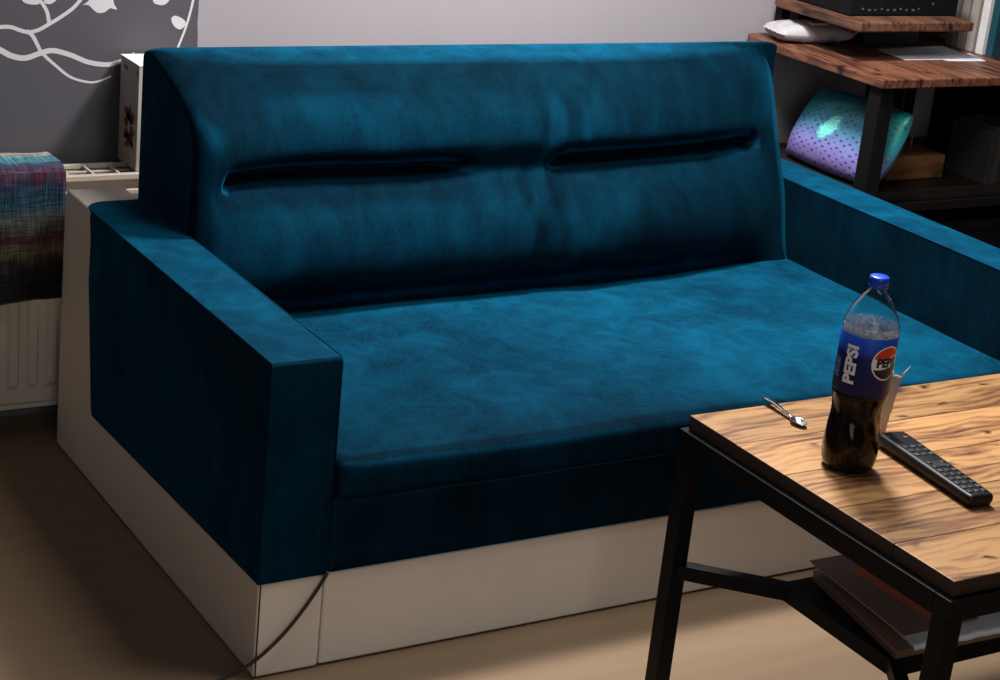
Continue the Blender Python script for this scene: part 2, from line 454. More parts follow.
# backrest: a swept profile with a long crease
KY = [(.402,.765),(.43,.716),(.46,.682),(.50,.664),(.54,.662),(.58,.672),(.62,.692),(.645,.710),(.665,.724),(.685,.732),(.71,.728),(.75,.726),(.80,.742),(.84,.770),(.865,.798),(.885,.834),(.896,.872),(.902,.915)]
KC = [(p.x, p.z) for p in catmull([(a, 0, b) for a, b in KY], 6)]
KY = KC
def ky(z):
    for (a, ya), (b, yb) in zip(KY, KY[1:]):
        if z <= b:
            t = max(0, (z-a)/(b-a)); return ya+(yb-ya)*t
    return KY[-1][1]
def sm(a, b, x):
    t = min(max((x-a)/(b-a), 0), 1); return t*t*(3-2*t)
def backrest():
    bm = bmesh.new()
    xa, xb = WA+.004, W-WA-.004
    NX = 220
    xs = []
    r = .085
    for i in range(13): xs.append(xa + r*(1-cos(i/12*pi/2)))
    xs = sorted(set([round(xb-.15*(1-cos(i/14*pi/2)),5) for i in range(15)] + [round(x,5) for x in xs] + [round(xa+r+(xb-xa-2*r)*i/NX,5) for i in range(NX+1)] + [round(xb-(x-xa),5) for x in xs]))
    NZ = 100
    rings = []
    for x in xs:
        d = min(x-xa, xb-x)
        re = .045 if x < (xa+xb)/2 else .045
        ry_ = .045 if x < (xa+xb)/2 else .04
        off = ry_ * (1 - sqrt(max(0, 1-(1-min(d, re)/re)**2)))
        u = (x-xa)/(xb-xa)
        ring = []
        # crease windows
        w = sm(.185,.215,x)*(1-sm(.70,.82,x)) + sm(.97,1.06,x)*(1-sm(1.62,1.68,x))
        zc = .699 - .008*sm(.8,1.75,x) - .004*sin((x-.2)*4)
        lean = .014*(u-.5)
        topz = .922
        mid = exp(-((x-.97)/.17)**2)
        for k in range(NZ+1):
            z = .402 + (topz-.402)*k/NZ
            s = z*(.902/topz) if False else z
            y = ky(min(.902, .402+.5*k/NZ))
            y += lean
            # crease: sharp ledge on the roll below, soft above
            dz = z-zc
            g = exp(-(dz/.009)**2) if dz < 0 else exp(-(dz/.021)**2)
            # bulge of upper roll
            # soft wrinkles
            f = sm(.42,.5,z)*(1-sm(.82,.88,z))
            y += .0075*f*noise.noise((x*5.5, 2.0, z*7))
            y += .006*f*mid*noise.noise((x*22, 5.0, z*9))
            y += .004*f*noise.noise((x*14, 8.0, z*5))
            # ends roll back and the foot of the back draws in at the right
            # left end stands upright, right end slopes straight back to the top
            bl_ = 1-sm(xa, xa+.22, x)
            yl_ = .664 + .006*max(0, 1-(z-.4)/.3) + (.255*max(0, (z-.76)/.162)**2.6)
            y = y*(1-bl_) + yl_*bl_
            br_ = min(1, max(0, (x-1.0)/(xb-.02-1.0)))**2.6
            yr_ = .755 + (z-.41)*.40 + .02*max(0, (z-.80)/.12)**2
            y = y*(1-br_) + yr_*br_
            y += w*.058*g + (.25+.75*w)*.026*exp(-(dz/.035)**2)*sm(xa,xa+.1,x)*(1-sm(xb-.15,xb,x))
            y = min(y + off*.95, .952)
            y += .02*sm(1.3, 1.7, x)*(1-sm(.42,.60,z))
            zz = z - off*.20*sm(.8,.9,z)
            ring.append((x - .006*sm(xb-.25,xb,x)*sm(.55,.7,z), y, zz))
        yb, zt = ring[-1][1], ring[-1][2]
        x -= .006*sm(xb-.25,xb,x)
        bk = .992
        for k in range(1, 6):
            t = k/5
            ring.append((x, yb+(bk-.02-yb)*t, zt+.003*sin(pi*t)))
        ring += [(x, bk-.008, zt-.003), (x, bk-.002, zt-.010), (x, bk, zt-.025), (x, bk-.075*u, .68), (x, bk-.09*u, .50), (x, bk-.09*u, .402)]
        rings.append([bm.verts.new(p) for p in ring])
    m = len(rings[0])
    for i in range(len(rings)-1):
        for k in range(m):
            j = (k+1) % m
            bm.faces.new((rings[i][k], rings[i+1][k], rings[i+1][j], rings[i][j]))
    bm.faces.new(rings[0][::-1]); bm.faces.new(rings[-1])
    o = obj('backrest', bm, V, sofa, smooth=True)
    for p in o.data.polygons:
        if len(p.vertices) > 4: p.use_smooth = False
    return o
backrest()
bm = bmesh.new(); box(bm, WA+.006, W-WA-.006, .995, 1.075, .03, .58)
obj('back_panel', bm, CR, sofa, bevel=.004)

# cable in front of the arm
P = catmull([(.127,-.008,.192),(.118,-.014,.185),(.085,-.016,.138),(.045,-.016,.090),(.0,-.014,.050),(-.035,-.006,.026),(-.070,.0,.010),(-.115,-.02,.004),(-.17,-.09,.004)], 8)
bm = bmesh.new(); tube(bm, P, .0034, 8)
tag(obj('power_cable', bm, plain('black_cable', (.01,.009,.009), .5), smooth=True), 'thin black cable hanging from the sofa base corner to the floor', 'cable')

# ------------------------------------------------------------------ coffee table
TX0, TX1, TY0, TY1, TZ = .653, 1.56, -.953, -.299, .55
tb = empty('coffee_table', ((TX0+TX1)/2, (TY0+TY1)/2, 0), 'coffee table with reclaimed wood top on a black metal frame', 'table')
bm = bmesh.new()
n = 5; w = (TY1-TY0)/n
for i in range(n):
    rj = random.uniform(-.0006, .0006)
    box(bm, TX0+rj, TX1, TY0+i*w+.0003, TY0+(i+1)*w-.0003, TZ-.026, TZ, 0)
for f in bm.faces:
    if abs(f.normal.z) < .5: pass
bm.normal_update()
for f in bm.faces:
    c = f.calc_center_median()
    if c.z < TZ-.001: f.material_index = 1  # tabletop sides and underside take the darker brown
obj('tabletop', bm, [M['table_wood'], M['table_edge']], tb, bevel=.0018)
def rail_frame(bm, x0, x1, y0, y1, z0, z1, t):
    box(bm, x0, x1, y0, y0+t, z0, z1); box(bm, x0, x1, y1-t, y1, z0, z1)
    box(bm, x0, x0+t, y0+t, y1-t, z0, z1); box(bm, x1-t, x1, y0+t, y1-t, z0, z1)
bm = bmesh.new(); o_ = .010
rail_frame(bm, TX0-o_, TX1+o_, TY0-o_, TY1+o_, TZ-.062, TZ-.027, .034)
obj('frame', bm, M['black'], tb, bevel=.0012)
LW = .032
for lx in (TX0-o_+.001, TX1+o_-LW-.001):
    for ly in (TY1+o_-LW-.001, TY0-o_+.001):
        bm = bmesh.new(); box(bm, lx, lx+LW, ly, ly+LW, 0, TZ-.0625)
        obj('leg', bm, M['black'], tb, bevel=.001)
# lower tray held by diagonal brackets
RX0, RX1, RY0, RY1, RZ = .795, 1.41, -.735, -.440, .272
bm = bmesh.new()
rail_frame(bm, RX0, RX1, RY0, RY1, RZ-.030, RZ, .024)
box(bm, RX0+.022, RX1-.022, RY0+.022, RY1-.022, RZ-.006, RZ-.001)
obj('lower_shelf', bm, M['black'], tb, bevel=.001)
for (a, b) in (((TX0+.006, TY1-.006), (RX0+.014, RY1-.012)), ((TX0+.006, TY0+.006), (RX0+.014, RY0+.012)),
               ((TX1-.006, TY1-.006), (RX1-.014, RY1-.012)), ((TX1-.006, TY0+.006), (RX1-.014, RY0+.012))):
    bm = bmesh.new(); bar(bm, (*a, RZ-.015), (*b, RZ-.015), .024, .028)
    obj('bracket', bm, M['black'], tb, bevel=.001)

# magazines on the tray
def paper_mat(name, c, rough=.5, **k): return plain(name, c, rough, grain=.05, gscale=20, **k)
mz = RZ
mg = empty('magazine', (.99, -.59, mz), 'thick brown magazine with striped spine at the bottom of the pile under the table', 'magazine', 'reading pile on the lower table shelf')
bm = bmesh.new(); prism(bm, [(.806,-.728),(1.05,-.735),(1.10,-.47),(.860,-.452)], 'z', mz, mz+.014)
obj('pages', bm, paper_mat('brown_pages', S(120,92,78)), mg)
bm = bmesh.new()
prism(bm, [(.802,-.730),(1.052,-.739),(1.104,-.466),(.857,-.448)], 'z', mz+.0142, mz+.016)
for k in range(4):
    bar(bm, (.8040,-.729,mz+.0015+.0038*k), (.8585,-.450,mz+.0015+.0038*k), .003, .0018)
obj('cover', bm, paper_mat('dark_brown_cover', S(140,110,96), .4), mg)
# crumpled white paper
bm = bmesh.new()
NXp, NYp = 60, 30
def pp(u, v, t):
    x = .830+.36*u+.05*v; y = -.742+.24*v-.010*u
    w_ = noise.noise((u*9, v*5, 2))*.004 + noise.noise((u*25, v*11, 7))*.002
    return (x + .003*noise.noise((u*20, v*20, 1)), y+.003*noise.noise((u*14, 0, 3)), mz+.0172+t*(.0100+w_*.55))
top = [[bm.verts.new(pp(i/NXp, j/NYp, 1)) for j in range(NYp+1)] for i in range(NXp+1)]
bot = [[bm.verts.new(pp(i/NXp, j/NYp, 0)) for j in range(NYp+1)] for i in range(NXp+1)]
for i in range(NXp):
    for j in range(NYp):
        bm.faces.new((top[i][j], top[i+1][j], top[i+1][j+1], top[i][j+1]))
        bm.faces.new((bot[i][j], bot[i][j+1], bot[i+1][j+1], bot[i+1][j]))
for i in range(NXp):
    bm.faces.new((bot[i][0], bot[i+1][0], top[i+1][0], top[i][0])); bm.faces.new((bot[i][NYp], top[i][NYp], top[i+1][NYp], bot[i+1][NYp]))
for j in range(NYp):
    bm.faces.new((bot[0][j], top[0][j], top[0][j+1], bot[0][j+1])); bm.faces.new((bot[NXp][j], bot[NXp][j+1], top[NXp][j+1], top[NXp][j]))
tag(obj('crumpled_paper', bm, paper_mat('white_paper_rough', S(236,236,240), .7), smooth=True), 'crumpled white paper squeezed between the magazines under the table', 'paper', 'reading pile on the lower table shelf')
m2 = empty('magazine', (.95, -.58, mz+.0300), 'dark magazine with orange print, topmost of the pile under the table', 'magazine', 'reading pile on the lower table shelf')
bm = bmesh.new(); prism(bm, [(.826,-.716),(.985,-.716),(1.03,-.452),(.853,-.447)], 'z', mz+.0300, mz+.0340)
obj('pages', bm, paper_mat('grey_pages', S(150,138,132)), m2)
bm = bmesh.new(); prism(bm, [(.822,-.720),(.99,-.720),(1.036,-.448),(.850,-.443)], 'z', mz+.0342, mz+.0355)
cv = obj('cover', bm, paper_mat('dark_cover', S(146,124,112), .35), m2)
OR = plain('orange_print', S(250,120,70), .5, grain=.3, gscale=90)
bm = bmesh.new()
prism(bm, [(.908,-.712),(.960,-.712),(.985,-.505),(.898,-.500)], 'z', mz+.0356, mz+.0359)
c2 = obj('cover_print', bm, OR, cv, world=False)
bm = bmesh.new()
for k in range(4):     # pale blocks of lettering on the orange print
    yy = -.535-.014*k
    prism(bm, [(.912,yy),(.935,yy),(.934,yy-.008),(.911,yy-.008)], 'z', mz+.0360, mz+.0362)
obj('cover_blocks', bm, plain('salmon_print', S(214,128,96), .5), cv, world=False)

# ------------------------------------------------------------------ bottle
BX, BY = .779, -.565
bt = empty('soda_bottle', (BX, BY, TZ), 'large plastic cola bottle with blue cap and blue label on the coffee table', 'bottle')
def pet():
    m = NT('clear_plastic')
    m.color((.93,.97,.98)); m.set(Roughness=.03, IOR=1.25, Transmission_Weight=1.0)
    return m.m
def rip(a, z):
    k = exp(-((z-.075)/.045)**2)
    return 1 + .05*k*sin(6*a+z*55)
prof = [(.012,.006),(.026,.003),(.034,.0008),(.039,.004),(.0435,.014),(.0455,.030),(.0460,.045),(.0450,.060),(.0425,.076),(.0400,.092),(.0398,.104),(.0415,.118),(.0445,.130),(.0455,.137),(.0456,.150),(.0456,.190),(.0456,.236),(.0455,.244),(.0440,.253),(.0405,.264),(.0350,.276),(.0285,.287),(.0215,.297),(.0160,.304),(.0140,.308),(.0137,.313)]
PC = [(a.x, a.z) for a in catmull([(r, 0, z) for r, z in prof], 3)]
bm = bmesh.new()
rg = lathe(bm, PC, 72, ripple=rip)
inner = [(max(r-.0006, .004), z+.0004) for r, z in PC]
rg2 = lathe(bm, inner, 72, ripple=rip)
for k in range(72):
    j = (k+1) % 72
    bm.faces.new((rg[-1][k], rg[-1][j], rg2[-1][j], rg2[-1][k]))
bm.faces.new(rg[0]); bm.faces.new(rg2[0][::-1])
cf = NT('plastic_filled_with_cola'); cf.color((.007,.003,.002)); cf.set(Roughness=.12, Specular_IOR_Level=.22)
bm.faces.ensure_lookup_table()
for f in bm.faces:
    if f.calc_center_median().z < .214: f.material_index = 1
shell = obj('bottle_body', bm, [pet(), cf.m], bt, smooth=True, world=False)
def cola():
    m = NT('dark_cola')
    m.color((.012,.0045,.002)); m.set(Roughness=.06, IOR=1.33, Specular_IOR_Level=.6)
    return m.m
bm = bmesh.new()
LQ = [(max(r-.0012, .003), z+.0012) for r, z in PC if z < .216]
rg = lathe(bm, LQ+[(LQ[-1][0], .2165)], 72, ripple=rip)
bm.faces.new(rg[0]); bm.faces.new(rg[-1])
obj('cola', bm, cola(), bt, smooth=False, world=False)
for p in bt.children[-1].data.polygons: p.use_smooth = len(p.vertices) == 4
# beads of moisture above the liquid
bm = bmesh.new()
rg = lathe(bm, [(.0447,.219),(.0447,.238),(.0443,.247),(.0430,.2515)], 72)
mt = NT('condensation_film')
mt.color(S(215,224,238)); mt.set(Roughness=.35, Specular_IOR_Level=.6)
cl = mt.ramp(mt.noise(mt.coord(), 260, 3, .6), [(.40,(.45,)*3),(.62,(.95,)*3)])
mt.lk(cl, mt.b.inputs['Alpha'])
obj('condensation', bm, mt.m, bt, smooth=True, world=False)
# cap
CAPB = plain('blue_cap_plastic', S(8,62,190), .35)
bm = bmesh.new()
rg = lathe(bm, [(.0150,.3135),(.0158,.3130),(.0160,.3165),(.0152,.3170),(.0156,.3175),(.0158,.3260),(.0152,.3292),(.0135,.3303),(.003,.3305)], 96,
           ripple=lambda a, z: 1+(.018*(sin(a*40)) if .317 < z < .327 else 0))
bm.faces.new(rg[0]); bm.faces.new(rg[-1])
obj('cap', bm, CAPB, bt, smooth=True, world=False)
# label band
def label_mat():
    m = NT('blue_printed_label_lit_top')
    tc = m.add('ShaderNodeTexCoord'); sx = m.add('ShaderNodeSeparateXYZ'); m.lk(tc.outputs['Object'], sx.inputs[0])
    c = m.ramp(m.math('MULTIPLY', sx.outputs[2], 1.0), [(.14, S(14,20,66)), (.205, S(16,26,92)), (.211, S(26,62,170)), (.236, S(28,84,200))])  # lighter top band paints in light passing through above the cola
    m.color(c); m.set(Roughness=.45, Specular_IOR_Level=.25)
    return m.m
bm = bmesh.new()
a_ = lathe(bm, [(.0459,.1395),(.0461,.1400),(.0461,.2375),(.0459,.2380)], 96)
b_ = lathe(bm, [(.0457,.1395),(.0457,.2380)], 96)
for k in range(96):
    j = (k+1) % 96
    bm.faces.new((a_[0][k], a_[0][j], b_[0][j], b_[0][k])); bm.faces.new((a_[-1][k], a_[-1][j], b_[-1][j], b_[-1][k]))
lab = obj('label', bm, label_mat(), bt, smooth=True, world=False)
RL = .0462
def bend(p, az, zc, lift):
    a = az + p[0]/RL
    return ((RL+lift)*cos(a), (RL+lift)*sin(a), zc+p[1])
def strip(xs, lo, hi, az, zc, lift, name, mat):
    bm = bmesh.new()
    A = []
    for x in xs:
        l, h = lo(x), hi(x)
        A.append([bm.verts.new(bend((x, l+(h-l)*k/4), az, zc, lift)) for k in range(5)])
    for i in range(len(A)-1):
        for k in range(4): bm.faces.new((A[i][k], A[i+1][k], A[i+1][k+1], A[i][k+1]))
    return obj(name, bm, mat, lab, world=False)
WHT = plain('white_print', S(232,232,236), .4)
REDP = plain('red_print', S(214,48,40), .4)
NAVY = plain('navy_print', S(14,16,40), .4)
BLKP = plain('black_print', (.006,.006,.01), .4)
AZL, ZL = radians(275), .198
RR = .0290
lin = lambda r: [-r*.9999+2*r*.9999*i/48 for i in range(49)]
circ = lambda r: (lambda x: sqrt(max(0, r*r-x*x)))
strip(lin(RR), lambda x: -circ(RR)(x), circ(RR), AZL, ZL, .0003, 'logo_ring', WHT)
ri = RR-.0022
def wv(x, c, s): return c + s*sin(x/ri*2.4)
strip(lin(ri), lambda x: min(circ(ri)(x), wv(x,.0095,.002)), circ(ri), AZL, ZL, .0006, 'logo_red', REDP)
strip(lin(ri), lambda x: -circ(ri)(x), lambda x: max(-circ(ri)(x), wv(x,-.0085,.002)), AZL, ZL, .0006, 'logo_dark', NAVY)
def text_mesh(s, size, weight, rot, az, zc, lift, name, mat, sx=1.0):
    cu = bpy.data.curves.new('t', 'FONT'); cu.body = s; cu.size = size; cu.align_x = 'CENTER'; cu.align_y = 'CENTER'
    cu.offset = weight; cu.resolution_u = 3
    to = bpy.data.objects.new('t', cu); COL.objects.link(to)
    bpy.context.view_layer.update()
    me = bpy.data.meshes.new_from_object(to.evaluated_get(bpy.context.evaluated_depsgraph_get()))
    bpy.data.objects.remove(to); bpy.data.curves.remove(cu)
    b = bmesh.new(); b.from_mesh(me); bpy.data.meshes.remove(me)
    bmesh.ops.triangulate(b, faces=b.faces)
    bmesh.ops.subdivide_edges(b, edges=[e for e in b.edges if e.calc_length() > .004], cuts=2)
    for v in b.verts:
        x, y = v.co.x*sx, v.co.y
        if rot: x, y = -y, x
        v.co = bend((x, y), az, zc, lift)
    return obj(name, b, mat, lab, world=False)
text_mesh('PEPSI', .0200, .0012, False, AZL, ZL+.0004, .0009, 'logo_text', BLKP, .92)
text_mesh('PEPSI', .0265, .0012, True, radians(199), .190, .0004, 'label_text', WHT, 1.12)
# small pale print panel at the left of the label
bm = bmesh.new()
def quad(x0, x1, y0, y1, az, zc, lift):
    n = 6
    for i in range(n):
        a, b = x0+(x1-x0)*i/n, x0+(x1-x0)*(i+1)/n
        bm.faces.new([bm.verts.new(bend(p, az, zc, lift)) for p in ((a,y0),(b,y0),(b,y1),(a,y1))])
az2 = radians(164)
for y0 in (-.016, .001):
    quad(-.006,.006,y0,y0+.0015,az2,.178,.0004); quad(-.006,.006,y0+.0125,y0+.014,az2,.178,.0004)
    quad(-.006,-.0045,y0,y0+.014,az2,.178,.0004); quad(.0045,.006,y0,y0+.014,az2,.178,.0004)
    quad(-.0025,.0025,y0+.004,y0+.010,az2,.178,.0004)
obj('label_icons', bm, plain('pale_blue_print', S(130,150,200), .4), lab, world=False)

# wrapper standing behind the bottle
bm = bmesh.new()
def wr(u, v):
    base = Vector((.906, -.492, TZ+.001)); up = Vector((.002, -.020, .125)); rt = Vector((.019, -.012, 0))
    p = base + up*v + rt*(u-.5)*(1-.25*v)
    nn = Vector((.45, .85, 0))
    return p + nn*(.006*sin(u*pi)+.004*noise.noise((u*3, v*6, 3))) + Vector((.002*noise.noise((v*9, u*2, 0)), 0, 0))
NU, NV = 12, 30
def thick(u, v):
    return Vector((-.45,-.85,0))*.0025
A = [[bm.verts.new(wr(i/NU, j/NV)) for j in range(NV+1)] for i in range(NU+1)]
B = [[bm.verts.new(wr(i/NU, j/NV)+thick(0,0)) for j in range(NV+1)] for i in range(NU+1)]
for i in range(NU):
    for j in range(NV):
        bm.faces.new((A[i][j], A[i+1][j], A[i+1][j+1], A[i][j+1])); bm.faces.new((B[i][j], B[i][j+1], B[i+1][j+1], B[i+1][j]))
for i in range(NU):
    bm.faces.new((A[i][0], B[i][0], B[i+1][0], A[i+1][0])); bm.faces.new((A[i][NV], A[i+1][NV], B[i+1][NV], B[i][NV]))
for j in range(NV):
    bm.faces.new((A[0][j], A[0][j+1], B[0][j+1], B[0][j])); bm.faces.new((A[NU][j], B[NU][j], B[NU][j+1], A[NU][j+1]))
# torn peak and pointed corner
tp = wr(.5, 1)
bm2v = [bm.verts.new(tp+Vector(d)) for d in ((-.012,.002,-.006),(.002,-.001,-.010),(-.010,.001,.016),(-.004,.005,-.004))]
for f in ((0,1,2),(1,3,2),(3,0,2),(0,3,1)): bm.faces.new([bm2v[i] for i in f])
bm2v = [bm.verts.new(tp+Vector(d)) for d in ((.006,-.003,-.004),(.010,-.005,-.009),(.022,-.010,.018),(.009,.000,-.006))]
for f in ((0,1,2),(1,3,2),(3,0,2),(0,3,1)): bm.faces.new([bm2v[i] for i in f])
wm = NT('milky_plastic'); wm.color(S(196,180,168)); wm.set(Roughness=.4, Transmission_Weight=.5, IOR=1.2)
tag(obj('plastic_wrapper', bm, wm.m, smooth=True), 'whitish plastic wrapper standing behind the cola bottle', 'wrapper')

# ------------------------------------------------------------------ spoon
STEEL = plain('polished_steel', S(200,200,205), .22, 1.0)
sp = empty('teaspoon', (.82,-.345,TZ), 'small steel teaspoon lying on the far left of the coffee table', 'spoon')
Pa = Vector((.824,-.282,TZ+.010)); Pb = Vector((.8165,-.392,TZ+.006))
ax = (Pb-Pa).normalized(); sd = ax.cross(Vector((0,0,1))).normalized()
bm = bmesh.new()
hs = [(0,.0062,.006),(.12,.0078,.0085),(.35,.0066,.0095),(.6,.0048,.0075),(.85,.0040,.0055),(1,.0052,.0068)]
ring = []
for t, w_, h in hs:
    c = Pa+(Pb-Pa)*t*.87; c.z = TZ+h+.001
    ring.append([bm.verts.new(c+sd*i*w_+Vector((0,0,j*.0008))) for i, j in ((-1,0),(0,1),(1,0),(0,-1))])
for i in range(len(ring)-1):
    for k in range(4):
        j = (k+1)%4; bm.faces.new((ring[i][k], ring[i][j], ring[i+1][j], ring[i+1][k]))
bm.faces.new(ring[0]); bm.faces.new(ring[-1][::-1])
obj('handle', bm, STEEL, sp, smooth=True)
bm = bmesh.new()
c0 = Pa+(Pb-Pa)*1.02; c0.z = TZ
n1, n2 = 10, 28
lay = []
for sgn, th in ((0,0),(1,.0007)):
    rows = []
    for i in range(n1+1):
        rr = i/n1
        row = []
        for k in range(n2):
            a = 2*pi*k/n2
            u, v = rr*cos(a), rr*sin(a)
            z = .0012+.0065*(rr**2)+th
            wdt = .0125*(1-.18*u)
            row.append(bm.verts.new(c0+ax*(u*.019)+sd*(v*wdt)+Vector((0,0,z))))
        rows.append(row)
    for i in range(n1):
        for k in range(n2):
            j = (k+1)%n2; bm.faces.new((rows[i][k], rows[i][j], rows[i+1][j], rows[i+1][k]))
    lay.append(rows)
for k in range(n2):
    j = (k+1)%n2; bm.faces.new((lay[0][-1][k], lay[0][-1][j], lay[1][-1][j], lay[1][-1][k]))
bmesh.ops.remove_doubles(bm, verts=bm.verts, dist=1e-6)
obj('bowl', bm, STEEL, sp, smooth=True)

# ------------------------------------------------------------------ remote
ra, rb = Vector((.914,-.515,0)), Vector((.883,-.770,0))
rd = (rb-ra).normalized(); ang = math.atan2(rd.y, rd.x)
rc = (ra+rb)/2
rm = empty('remote_control', (rc.x, rc.y, TZ), 'long black television remote lying beside the bottle', 'remote control', rz=ang)
RLEN = (rb-ra).length
def rdisp(q):
    x, y, z = q
    t = x/RLEN
    y *= 1-.12*t
    if abs(t) > .42: y *= 1-.9*(abs(t)-.42)
    z2 = z
    if z > .014: z2 = z + .0035*t*-1 + .0012*cos(y/.028*1.4)
    if z < .008: y *= .86
    return (x, y, z2)
bm = bmesh.new(); rbox(bm, -RLEN/2, RLEN/2, -.0275, .0275, .0005, .024, .007, 30, 8, 3, rdisp)
RMT = plain('black_remote_plastic', (.004,.004,.0055), .42, Specular_IOR_Level=.3)
bodyr = obj('body', bm, RMT, rm, smooth=True, world=False)
BTN = plain('grey_rubber_button', (.012,.013,.017), .45)
BTN2 = plain('pale_button_print', (.03,.033,.04), .5)
def btn(x, y, w_, h_, mat=BTN):
    b = bmesh.new(); t = x/RLEN
    zt = .024 - .0035*t + .0008
    box(b, x-w_/2, x+w_/2, y-h_/2, y+h_/2, zt-.0012, zt+.0018)
    obj('button', b, mat, rm, world=False, bevel=.0007)
for i in range(12):
    x = -.062 + i*.0158
    if i == 3: continue
    if i in (4, 5):
        for y in (-.013, .013): btn(x, y, .010, .006)
        continue
    for y in (-.0145, 0, .0145): btn(x, y*(1-.12*x/RLEN), .0085, .0085, BTN if (i+int(y*1000)) % 4 else BTN2)
b = bmesh.new()
rg = lathe(b, [(.011,.0185),(.011,.0205),(.0105,.0212),(.006,.0212),(.0055,.0204),(.001,.0204)], 32, c=(.009,0,.005))
b.faces.new(rg[-1]); obj('navigation_ring', b, BTN, rm, smooth=False, world=False)
btn(-.098, .010, .008, .008, plain('dull_red_button', (.12,.02,.02), .5))

# ------------------------------------------------------------------ shelf unit
SX0, SX1, SY0, SY1, SZ = 1.932, 3.30, .727, 1.292, .877
su = empty('shelf_unit', ((SX0+SX1)/2, (SY0+SY1)/2, 0), 'red-brown wood and black metal desk shelf right of the sofa', 'shelf')
bm = bmesh.new()
xx = SX0
for wd in (.168, .082, .17, .17, .17, .17, .17, .27):
    x2 = min(xx+wd, SX1)
    if xx >= SX1: break
    if xx == SX0:   # the first board's far corner is rounded off
        prism(bm, [(xx,SY0),(x2-.0012,SY0),(x2-.0012,SY1),(xx+.035,SY1),(xx+.008,SY1-.012),(xx-.004,SY1-.04)], 'z', SZ-.023, SZ)
    else: box(bm, xx, x2-.0012, SY0+random.uniform(0,.002), SY1, SZ-.023, SZ)
    xx = x2
obj('desk_board', bm, M['shelf_wood'], su, bevel=.003)
LWd = .045
for lx in (SX0+.012, 2.69, SX1-.06):
    for ly in (SY0+.012, SY1-LWd-.004):
        bm = bmesh.new(); box(bm, lx, lx+LWd, ly, ly+LWd, 0, SZ-.024)
        obj('leg', bm, M['black'], su, bevel=.0015)
bm = bmesh.new()
rail_frame(bm, SX0+.016, SX1-.016, SY0+.05, SY1-.02, .515, .537, .03)
obj('lower_frame', bm, M['black'], su)
bm = bmesh.new(); box(bm, SX0+.005, SX1-.004, SY0+.065, SY1-.01, .5375, .568)
obj('lower_board', bm, M['dark_wood'], su, bevel=.002)
# raised board on posts
UX0, UY0, UZ = 1.988, .905, .982
bm = bmesh.new()
prism(bm, [(UX0+.004,UY0),(2.385,UY0),(2.385,1.285),(UX0+.06,1.285),(UX0+.02,1.27),(UX0,1.24),(UX0,UY0+.02)], 'z', UZ-.025, UZ)
obj('raised_board', bm, wood('raised_board_wood', 'y', S(112,76,58), S(70,46,36), S(34,22,18), .24, .5, off=-2.02), su, bevel=.004)
for (lx, ly) in ((UX0+.02, 1.235), (2.155, 1.245), (2.37, 1.235)):
    bm = bmesh.new(); box(bm, lx, lx+.028, ly, ly+.028, SZ+.001, 1.62)
    obj('post', bm, M['black'], su, bevel=.001)
bm = bmesh.new(); box(bm, UX0, 2.40, UY0, 1.285, 1.42, 1.455)
obj('upper_board', bm, M['dark_wood'], su, bevel=.003)
BLK = plain('matt_black_panel', (.005,.005,.006), .8, grain=.4, gscale=12, Specular_IOR_Level=.12)
bm = bmesh.new(); box(bm, 2.115, SX1, SY1-.012, SY1-.002, SZ+.002, 1.62)
obj('back_panel', bm, BLK, su)
bm = bmesh.new()
box(bm, 2.40, 2.535, SY1-.02, SY1-.012, .57, SZ-.038)
box(bm, 2.665, 3.28, SY1-.02, SY1-.012, .57, SZ-.038)
box(bm, 2.55, 2.58, SY1-.02, SY1-.012, .57, SZ-.038)
obj('lower_back_panel', bm, BLK, su)
bm = bmesh.new(); tube(bm, [(2.30, .98, SZ-.05), (2.31, .98, .70), (2.30, .97, .58)], .0022, 6)
tag(obj('hanging_cord', bm, plain('grey_cord', (.16,.16,.15), .6), smooth=True), 'thin grey cord hanging below the desk beside the sequin cushion', 'cord')

for i_, (a_, b_, nm) in enumerate(((1.99, 2.56, 'left'), (2.60, 2.675, 'narrow middle'), (2.75, 3.22, 'right'))):
    st_ = empty('dark_filler_box', ((a_+b_)/2, 1.0, 0), 'added black box darkening the gap under the lower shelf board, the %s one' % nm, 'box', 'added black filler boxes under the shelf')  # black boxes added to darken the gap where pale wall showed
    bm = bmesh.new(); box(bm, a_, b_, .80, 1.24, 0, .44)
    obj('box_body', bm, BLK, st_, bevel=.004)
    bm = bmesh.new(); box(bm, a_-.004, b_+.004, .796, 1.244, .4405, .47)
    obj('lid', bm, BLK, st_, bevel=.003)
# wooden block on the lower board
bm = bmesh.new(); box(bm, 2.15, 2.345, .88, 1.02, .5685, .632)
tag(obj('wooden_block', bm, M['block_wood'], bevel=.003), 'light orange-brown wooden block on the lower shelf board', 'wood block')

